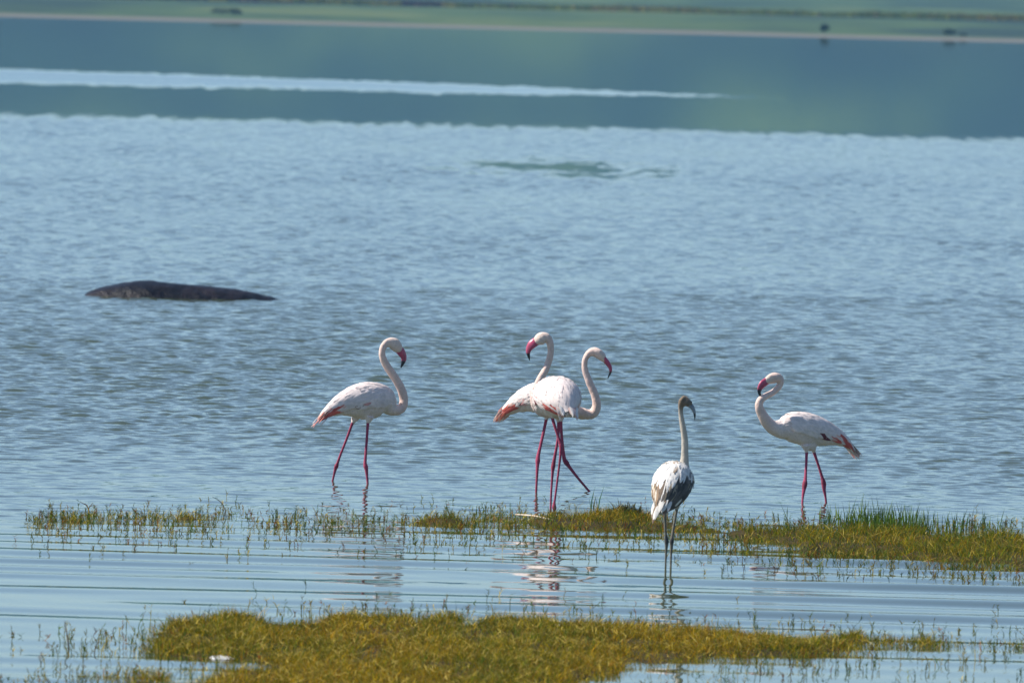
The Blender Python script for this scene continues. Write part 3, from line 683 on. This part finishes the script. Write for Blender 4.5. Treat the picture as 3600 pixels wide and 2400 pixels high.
BIRDS.append(dict(label='flamingo turned away with bright white back in front of another, neck curling right', zoom=(1730, 1130, 2.239), Y=66.2, base=(490, 1490), heading=(-0.25, 0.97, 0), seed=37, cols=ADULT, fcol=adult_feather(0.55), tailcols=[(0.86, 0.82, 0.78), (0.86, 0.80, 0.76), (0.84, 0.60, 0.55)],
    torso=8, head=23, tip=0.62, wing=(0.9, 5.8), wing_edge=(1.6, 1.8, 2.0), eye=(862, 262, 26), jointi=5.5, wide=1.14,
    spine=[(600, 738, -.25, 16), (588, 705, -.21, 52), (562, 655, -.15, 105), (528, 615, -.06, 148), (505, 598, .03, 160), (500, 600, .11, 150), (530, 628, .17, 118), (590, 668, .21, 84), (645, 700, .23, 60), (692, 720, .24, 50), (735, 728, .24, 45), (775, 730, .25, 42), (810, 705, .25, 40), (824, 660, .25, 37), (818, 610, .25, 35), (800, 555, .25, 33), (775, 500, .25, 31), (752, 445, .25, 29), (735, 395, .25, 27), (727, 345, .25, 25), (733, 295, .25, 25), (757, 257, .25, 28), (790, 240, .25, 37), (825, 246, .25, 47), (855, 268, .25, 47), (878, 295, .25, 35), (893, 315, .25, 20)],
    blobs=[(622, 600, 0.14, 82), (520, 690, -0.02, 60), (400, 655, 0.02, 72)],
    bill=[(876, 288, 36), (906, 323, 34), (928, 358, 27), (932, 390, 20), (922, 420, 13), (910, 449, 4)],
    legs=[dict(dy=-0.08, bunched=True, p=[(470, 690, 42), (466, 722, 22), (470, 742, 15), (495, 830, 12.5), (525, 920, 12.5), (541, 970, 17), (543, 995, 16), (535, 1080, 10.5), (515, 1240, 9.5), (497, 1380, 9.5), (490, 1425, 11), (488, 1452, 18), (491, 1475, 17), (490, 1492, 9)]),
          dict(dy=0.04, p=[(520, 730, 42), (521, 770, 22), (523, 790, 14), (520, 900, 12), (505, 1000, 12), (487, 1100, 15), (480, 1145, 18), (476, 1190, 12), (467, 1320, 9.5), (460, 1480, 9)])]))
YOUNG = dict(torso=(0.50, 0.47, 0.44), neck=(0.48, 0.43, 0.36), head=(0.17, 0.125, 0.085), leg=(0.15, 0.14, 0.11), joint=(0.03, 0.03, 0.035), bill=(0.20, 0.22, 0.24))
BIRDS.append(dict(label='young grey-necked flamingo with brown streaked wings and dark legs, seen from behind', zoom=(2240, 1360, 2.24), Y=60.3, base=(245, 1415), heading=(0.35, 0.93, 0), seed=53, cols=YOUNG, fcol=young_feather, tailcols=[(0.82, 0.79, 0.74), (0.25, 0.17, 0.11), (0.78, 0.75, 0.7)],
    torso=8, head=16, tip=0.55, wing=(0.6, 6.0), wing_edge=(1.7, 1.9, 2.2), eye=(402, 118, 26), jointi=6, wide=0.95, droop=0.15,
    spine=[(178, 1000, -.25, 20), (200, 940, -.22, 60), (230, 880, -.17, 108), (258, 818, -.10, 142), (278, 768, -.03, 155), (300, 738, .04, 152), (330, 712, .10, 122), (352, 690, .14, 85), (365, 650, .17, 55), (371, 600, .18, 40), (375, 540, .18, 31), (376, 480, .18, 29), (375, 420, .18, 28), (368, 360, .18, 26), (358, 300, .18, 24), (348, 240, .18, 22), (343, 190, .18, 23), (345, 150, .18, 31), (358, 117, .18, 44), (378, 112, .18, 44), (400, 125, .18, 37), (418, 145, .18, 26), (430, 160, .18, 15)],
    blobs=[(340, 690, 0.10, 84), (260, 900, -0.02, 60)],
    bill=[(406, 132, 28), (430, 155, 28), (446, 185, 22), (453, 215, 16), (454, 240, 9), (453, 263, 3)],
    legs=[dict(dy=-0.02, p=[(238, 930, 42), (220, 985, 22), (217, 1010, 13), (220, 1080, 12), (225, 1160, 12), (230, 1195, 16), (232, 1225, 18), (230, 1260, 13), (226, 1330, 10), (224, 1415, 9)]),
          dict(dy=0.05, p=[(310, 895, 42), (313, 940, 24), (310, 962, 14), (300, 1030, 11.5), (286, 1110, 11.5), (276, 1180, 14), (272, 1215, 18), (270, 1250, 14), (266, 1330, 10), (264, 1415, 9)])]))
BIRDS.append(dict(label='flamingo facing left with tightly folded neck, bill tip touching its neck', zoom=(2600, 1280, 2.8), Y=67.9, slope=(0.45, 700), base=(736, 1362), heading=(-0.91, -0.41, 0), seed=71, cols=ADULT, fcol=adult_feather(1.05), tailcols=[(0.84, 0.74, 0.70), (0.66, 0.26, 0.26), (0.82, 0.76, 0.74), (0.84, 0.70, 0.68)],
    torso=11, head=24, tip=0.50, wing=(1.0, 9.0), eye=(318, 128, 30), jointi=5,
    spine=[(1130, 862, 0, 8), (1085, 812, 0, 26), (1030, 768, 0, 48), (960, 728, 0, 75), (880, 698, 0, 105), (790, 674, 0, 135), (700, 655, 0, 155), (620, 640, 0, 158), (540, 628, 0, 150), (470, 625, 0, 132), (400, 635, 0, 95), (325, 618, 0, 70), (268, 565, 0, 60), (227, 503, 0, 51), (200, 445, 0, 45), (192, 397, 0, 42), (208, 352, 0, 37), (248, 320, 0, 33), (300, 294, 0, 31), (348, 263, 0, 31), (384, 225, 0, 31), (404, 183, 0, 32), (392, 143, 0, 42), (352, 133, 0, 53), (312, 143, 0, 52), (272, 163, 0, 39), (247, 182, 0, 22)],
    blobs=[(690, 780, 0, 78)],
    bill=[(268, 165, 38), (228, 195, 38), (203, 230, 29), (194, 270, 19), (202, 303, 12), (207, 329, 4)],
    legs=[dict(dy=-0.03, p=[(652, 795, 52), (658, 845, 25), (660, 872, 17), (655, 1000, 14), (648, 1120, 17), (642, 1180, 27), (632, 1240, 19), (622, 1310, 13), (618, 1372, 12)]),
          dict(dy=0.05, p=[(715, 805, 50), (728, 845, 25), (737, 877, 17), (775, 990, 14), (812, 1110, 17), (828, 1170, 26), (832, 1230, 19), (845, 1300, 13), (852, 1358, 12)])]))
for b_ in BIRDS: flamingo(b_)

# ------------------------------------------------------------------ hippo lying in the lake, only its back above water
def hippo():
    Y0 = gd(430, 684)[1]; s = Y0 / 24000.0
    base = gd(420, 684)
    prof = [(150, 700), (175, 690), (200, 676), (235, 660), (275, 650), (310, 644), (340, 643), (380, 648), (440, 654), (490, 658), (540, 664), (590, 672), (635, 681), (670, 690), (740, 702)]
    ctrl = []
    for i, (px, py) in enumerate(prof):
        t = at_depth(px * 1.530612, py * 1.530612, Y0) - base; f = i / (len(prof) - 1)
        wr = 0.50 * math.sin(math.pi * (0.06 + 0.88 * f)) ** 0.6
        ctrl.append([t[0], 0.0, t[2] - wr * 0.9, wr * 0.9, wr])
    lo = Loft(ctrl, (0, 1, 0), 60, flip_ref=30); parts = [lo.mesh(28)]
    x0, x1 = ctrl[0][0], ctrl[-1][0]
    for lx in (x0 + 0.45, x1 - 0.7):
        for sy in (-0.27, 0.27):
            parts.append(Loft([[lx, sy, -0.5, .2, .18], [lx + 0.02, sy, -0.85, .15, .14], [lx, sy, -1.18, .13, .13], [lx, sy, -1.25, .14, .14]], (0, 1, 0), 16).mesh(12))
    parts.append(Loft([[x1 - 0.35, 0, -0.40, .30, .3], [x1 + 0.05, 0, -0.46, .27, .25], [x1 + 0.3, 0, -0.55, .19, .17], [x1 + 0.52, 0, -0.60, .22, .22], [x1 + 0.62, 0, -0.62, .12, .15]], (0, 1, 0), 24).mesh(16))
    V, Q, T = join(parts); me = remesh(V, Q, T, 0.016, 3, 0.5); P = verts(me)
    N_ = np.zeros(len(P) * 3, np.float32); me.vertices.foreach_get('normal', N_); N_ = N_.reshape(-1, 3)
    d = 0.030 * (fbm(P[:, 0] * 5 + 3, P[:, 1] * 4 + P[:, 2] * 3, 5, 4) - 0.5) + 0.012 * (fbm(P[:, 0] * 22, P[:, 1] * 14 + P[:, 2] * 10, 8, 3) - 0.5)
    me.vertices.foreach_set('co', (P + N_ * d[:, None]).astype(np.float32).ravel()); me.update()
    k = N('hippo_skin'); tc = k.n('ShaderNodeTexCoord').outputs['Object']
    n1 = k.noise(tc, 5, 5, 0.6); n2 = k.noise(tc, 45, 4, 0.6)
    k.l(k.ramp(n1.outputs['Fac'], [(0.3, (0.004, 0.003, 0.005)), (0.52, (0.009, 0.007, 0.010)), (0.72, (0.026, 0.018, 0.021))]), k.b.inputs['Base Color'])
    k.l(k.math('ADD', k.math('MULTIPLY', n2.outputs['Fac'], 0.7), 0.02), k.b.inputs['Roughness']); k.b.inputs['Specular IOR Level'].default_value = 0.14
    bp = k.n('ShaderNodeBump'); bp.inputs['Strength'].default_value = 0.6; bp.inputs['Distance'].default_value = 0.02
    k.l(n2.outputs['Fac'], bp.inputs['Height']); k.l(bp.outputs[0], k.b.inputs['Normal'])
    o = link('hippo', me, k.m, label='dark wet back of a hippo lying low in the open lake', cat='hippo')
    o.location = tuple(base)
hippo()

# ------------------------------------------------------------------ small things in the grass
M_STICK = mat_simple('bleached_reed', [(0.35, (0.35, 0.20, 0.08)), (0.6, (0.62, 0.55, 0.45))], 9, 0.5, 0.2, aniso=(0.6, 2, 2))
M_TWIG = mat_simple('dry_twig', [(0.35, (0.06, 0.04, 0.025)), (0.6, (0.14, 0.09, 0.05))], 20, 0.8, 0.3)
M_CLOD = mat_simple('dark_weed', [(0.35, (0.012, 0.014, 0.006)), (0.65, (0.04, 0.042, 0.012))], 25, 0.6, 0.8)
def tube(pts, rad): return Loft([[*p, r_, r_] for p, r_ in zip(pts, rad)], (0.13, 0.2, 1), 6 * len(pts)).mesh(10)
a, b = gd(1184, 1192), gd(1272, 1204)
V, q, t = tube([(0, 0, 0.03), ((b - a)[0] * 0.5, (b - a)[1] * 0.5, 0.036), ((b - a)[0], (b - a)[1], 0.022)], (0.004, 0.006, 0.007))
o = link('reed_stalk', mesh_np('reed_stalk', V, q, t), M_STICK, label='bleached white and orange reed stalk lying flat in the far grass', cat='stalk'); o.location = (a[0], a[1], 0)
def clod(px, py, w_, h_, label, seed, mat, name, cat):
    g = gd(px, py); r = np.random.default_rng(seed); parts = []
    n = 7
    for i in range(n):
        f = (i + 0.5) / n - 0.5
        rad = max(h_, 0.02) * (1 - (2 * f) ** 2) * r.uniform(0.6, 1.1) + 0.012
        parts.append(ball((f * w_, r.normal(0, 0.02), rad * 0.35), rad, 10))
    V, Q, T = join(parts); V[:, 2] *= min(1, h_ / 0.02); V[:, 0] *= 1.0; me = remesh(V, Q, T, 0.008 if h_ > 0.01 else 0.005, 3); P = verts(me)
    N_ = np.zeros(len(P) * 3, np.float32); me.vertices.foreach_get('normal', N_); N_ = N_.reshape(-1, 3)
    me.vertices.foreach_set('co', (P + N_ * (0.02 * (fbm(P[:, 0] * 40, P[:, 2] * 40 + P[:, 1] * 30, seed) - 0.5) * min(1, h_ / 0.02))[:, None]).astype(np.float32).ravel()); me.update()
    o = link(name, me, mat, label=label, cat=cat); o.location = (g[0], g[1], 0.0)
def dark_weed():
    g = gd(1440, 1192); n = 1500; x = rng.normal(0, 0.085, n); y = rng.normal(0, 0.35, n)
    h = 0.085 * np.exp(-(x / 0.13) ** 2) * rng.uniform(0.5, 1.1, n) + 0.012
    col = palette([(0.020, 0.028, 0.006), (0.035, 0.042, 0.008), (0.05, 0.045, 0.008), (0.012, 0.016, 0.006)], rng.integers(0, 4, n))
    V, Q, T, C = pack([blades(np.stack([g[0] + x, g[1] + y, np.full(n, -0.02)], -1), h + 0.02, rng.uniform(0.004, 0.009, n), np.abs(rng.normal(0.35, 0.3, n)), rng.uniform(0, 6.28, n), col)])
    me = mesh_np('dark_weed', V, Q, T, smooth=False); set_col(me, C)
    link('dark_weed', me, M_GRASS, label='dark green tuft of drowned weed in the grass beside the young bird', cat='weed', kind='stuff')
dark_weed()
def painted_glare():  # flat pale disc whose whitish colour stands in for glare on the shallow water
    g = gd(510, 1512); V, q, t = ball((0, 0, 0), 1.0, 28)
    a_ = np.arctan2(V[:, 1], V[:, 0]); k_ = 0.75 + 0.5 * vnoise(a_ * 2.2 + 5, V[:, 2] * 2, 12)
    V = np.stack([V[:, 0] * 0.06 * k_, V[:, 1] * 0.13 * k_, V[:, 2] * 0.009 * (0.6 + 0.8 * vnoise(V[:, 0] * 9, V[:, 1] * 9, 4))], -1)
    o = link('glare_disc', mesh_np('glare_disc', V, q, t), mat_simple('painted_glare', [(0.4, (0.35, 0.35, 0.36)), (0.6, (0.75, 0.75, 0.75))], 60, 0.6, 0.4), label='small pale disc painted as water glare at the edge of the matted near grass', cat='painted_glare'); o.location = (g[0], g[1], 0.004)
painted_glare()
def twig(px, py, pts, rad, label):
    g = gd(px, py); V, Q, T = join([tube(p, r_) for p, r_ in zip(pts, rad)])
    o = link('twig', mesh_np('twig', V, Q, T), M_TWIG, label=label, cat='twig'); o.location = (g[0], g[1], 0)
twig(205, 1180, [[(0, 0, -0.03), (-0.005, 0, 0.03), (-0.03, 0.01, 0.065)], [(-0.005, 0, 0.035), (0.02, 0, 0.07)], [(-0.01, 0, 0.05), (-0.06, 0, 0.075)], [(0.0, 0, 0.05), (0.035, 0.01, 0.055)]], [(.004, .004, .002), (.003, .0015), (.003, .0015), (.0025, .0015)], 'small forked dry twig sticking up at the thin end of the far grass')
twig(520, 1188, [[(0, 0, -0.03), (-0.01, 0, 0.05), (-0.045, 0.01, 0.10), (-0.09, 0.01, 0.125)]], [(.003, .0025, .002, .001)], 'bent bare twig leaning out of the sparse far grass')
twig(160, 1490, [[(0, 0, -0.03), (-0.012, 0, 0.06), (-0.03, 0.01, 0.14)]], [(.0035, .0035, .001)], 'dark upright stick standing in water by the near grass tip')

# ------------------------------------------------------------------ far shore plants
M_LEAF = mat_attr('shrub_leaves', 0.6, 0, 5, 0.3, transl=0.2)
M_BARK = mat_simple('bark', [(0.3, (0.05, 0.04, 0.03)), (0.7, (0.1, 0.08, 0.06))], 8, 0.9, 0.3)
def leaf_cloud(centres, radii, n, size, cols, seed):
    r = np.random.default_rng(seed); k_ = r.integers(0, len(centres), n)
    d = r.normal(0, 1, (n, 3)); d /= np.linalg.norm(d, axis=1)[:, None]; rad = r.uniform(0.35, 1, n) ** 0.5
    P = np.array(centres)[k_] + d * rad[:, None] * np.array(radii)[k_]
    a = r.normal(0, 1, (n, 3)); a /= np.linalg.norm(a, axis=1)[:, None]; b_ = np.cross(a, r.normal(0, 1, (n, 3))); b_ /= np.linalg.norm(b_, axis=1)[:, None]
    sz = (size * r.uniform(0.6, 1.4, n))[:, None]
    V = np.stack([P - a * sz, P + b_ * sz * 0.6, P + a * sz, P - b_ * sz * 0.6], 1).reshape(-1, 3)
    q = np.arange(n * 4).reshape(n, 4); C = np.repeat(palette(cols, r.integers(0, len(cols), n)), 4, 0)
    return V, q, C
def shrub(px, py, w_, h_, label, seed, flat=False):
    g = gd(px, py); z0 = float(land_height(np.array([g[0]]), np.array([g[1]]))[0])
    g = gd(px, py, z0); z0 = float(land_height(np.array([g[0]]), np.array([g[1]]))[0])
    root = empty('shrub', (g[0], g[1], z0), label, 'shrub', 'shrubs on the far shore'); r = np.random.default_rng(seed)
    cs = []; rs = []
    for i in range(9):
        cs.append((r.uniform(-0.5, 0.5) * w_ * 0.75, r.normal(0, 0.2 * w_), h_ * r.uniform(0.45, 0.8) if not flat else h_ * r.uniform(0.3, 0.7))); q_ = r.uniform(0.18, 0.30)
        rs.append((q_ * w_ if not flat else q_ * w_ * 0.6, q_ * w_, h_ * 0.28))
    V, q, C = leaf_cloud(cs, rs, 1500, 0.07 * h_ + 0.02, [(0.055, 0.085, 0.065), (0.07, 0.10, 0.07), (0.045, 0.065, 0.055)], seed)
    me = mesh_np('crown', V, q, smooth=False); set_col(me, C); link('crown', me, M_LEAF, root)
    parts = [tube([(0, 0, -0.1), (r.normal(0, .03), 0, h_ * 0.3), (cs[i][0] * 0.6, cs[i][1] * 0.6, h_ * 0.6)], (0.06 * h_, 0.045 * h_, 0.02 * h_)) for i in range(3)]
    V, Q, T = join(parts); link('trunk', mesh_np('trunk', V, Q, T), M_BARK, root)
shrub(1893, 90, 0.42, 0.40, 'dark shrub narrower at its foot, standing on the far shoreline', 1)
shrub(2180, 98, 0.62, 0.30, 'low dark shrub with sparse top on the far shoreline', 2)
shrub(2212, 98, 0.35, 0.14, 'tiny dark bush next to the low shoreline shrub', 3)
shrub(508, 31, 2.2, 0.30, 'wide flat dark thicket set back behind the pale far beach', 4, True)
def dry_belt():
    n = 26000; x = rng.uniform(-60, 60, n); t = rng.uniform(0, 1, n)
    y = 652 - 0.10 * x + 20 * (t - 0.5) + 6 * (fbm(x * 0.06, x * 0 + 2, 4) - 0.5)
    z = land_height(x, y); patch = fbm(x * 0.16 + 5, y * 0.02, 44)
    idx = np.where(patch < 0.45, 0, np.where(patch < 0.56, 1, 2)); idx = np.where(rng.uniform(0, 1, n) < 0.2, rng.integers(0, 4, n), idx)
    col = palette([(0.075, 0.045, 0.045), (0.20, 0.17, 0.04), (0.14, 0.17, 0.035), (0.24, 0.13, 0.09)], idx)
    h = rng.uniform(0.12, 0.42, n) * (0.5 + 0.9 * fbm(x * 0.3, y * 0.05, 45)) * sstep(0.2, 0.5, fbm(x * 0.08, y * 0, 46) + 0.15)
    V, Q, T, C = pack([blades(np.stack([x, y, z], -1), h, rng.uniform(0.05, 0.12, n), np.abs(rng.normal(0.1, 0.15, n)), rng.uniform(0, 6.28, n), col)])
    me = mesh_np('dry_grass_belt', V, Q, T, smooth=False); set_col(me, C)
    link('dry_grass_belt', me, M_GRASS, label='long belt of brown and olive dry grass across the far plain', cat='grass', kind='stuff')
dry_belt()

# ------------------------------------------------------------------ haze over the lake
bm = bmesh.new(); bmesh.ops.create_cube(bm, size=1.0)
for v in bm.verts:
    v.co = Vector((v.co.x * 21000, -300 + (v.co.y + 0.5) * 3100, -3 + (v.co.z + 0.5) * 82))
me = bpy.data.meshes.new('haze'); bm.to_mesh(me); bm.free()
hz = bpy.data.materials.new('haze'); hz.use_nodes = True; t_ = hz.node_tree; t_.nodes.clear()
o_ = t_.nodes.new('ShaderNodeOutputMaterial'); pv = t_.nodes.new('ShaderNodeVolumePrincipled')
pv.inputs['Color'].default_value = (0.17, 0.48, 0.80, 1); pv.inputs['Density'].default_value = 0.00027; pv.inputs['Anisotropy'].default_value = 0.1
t_.links.new(pv.outputs[0], o_.inputs['Volume'])
link('haze', me, hz, label='thin blue haze lying over the lake and the far plain', cat='haze', kind='stuff')
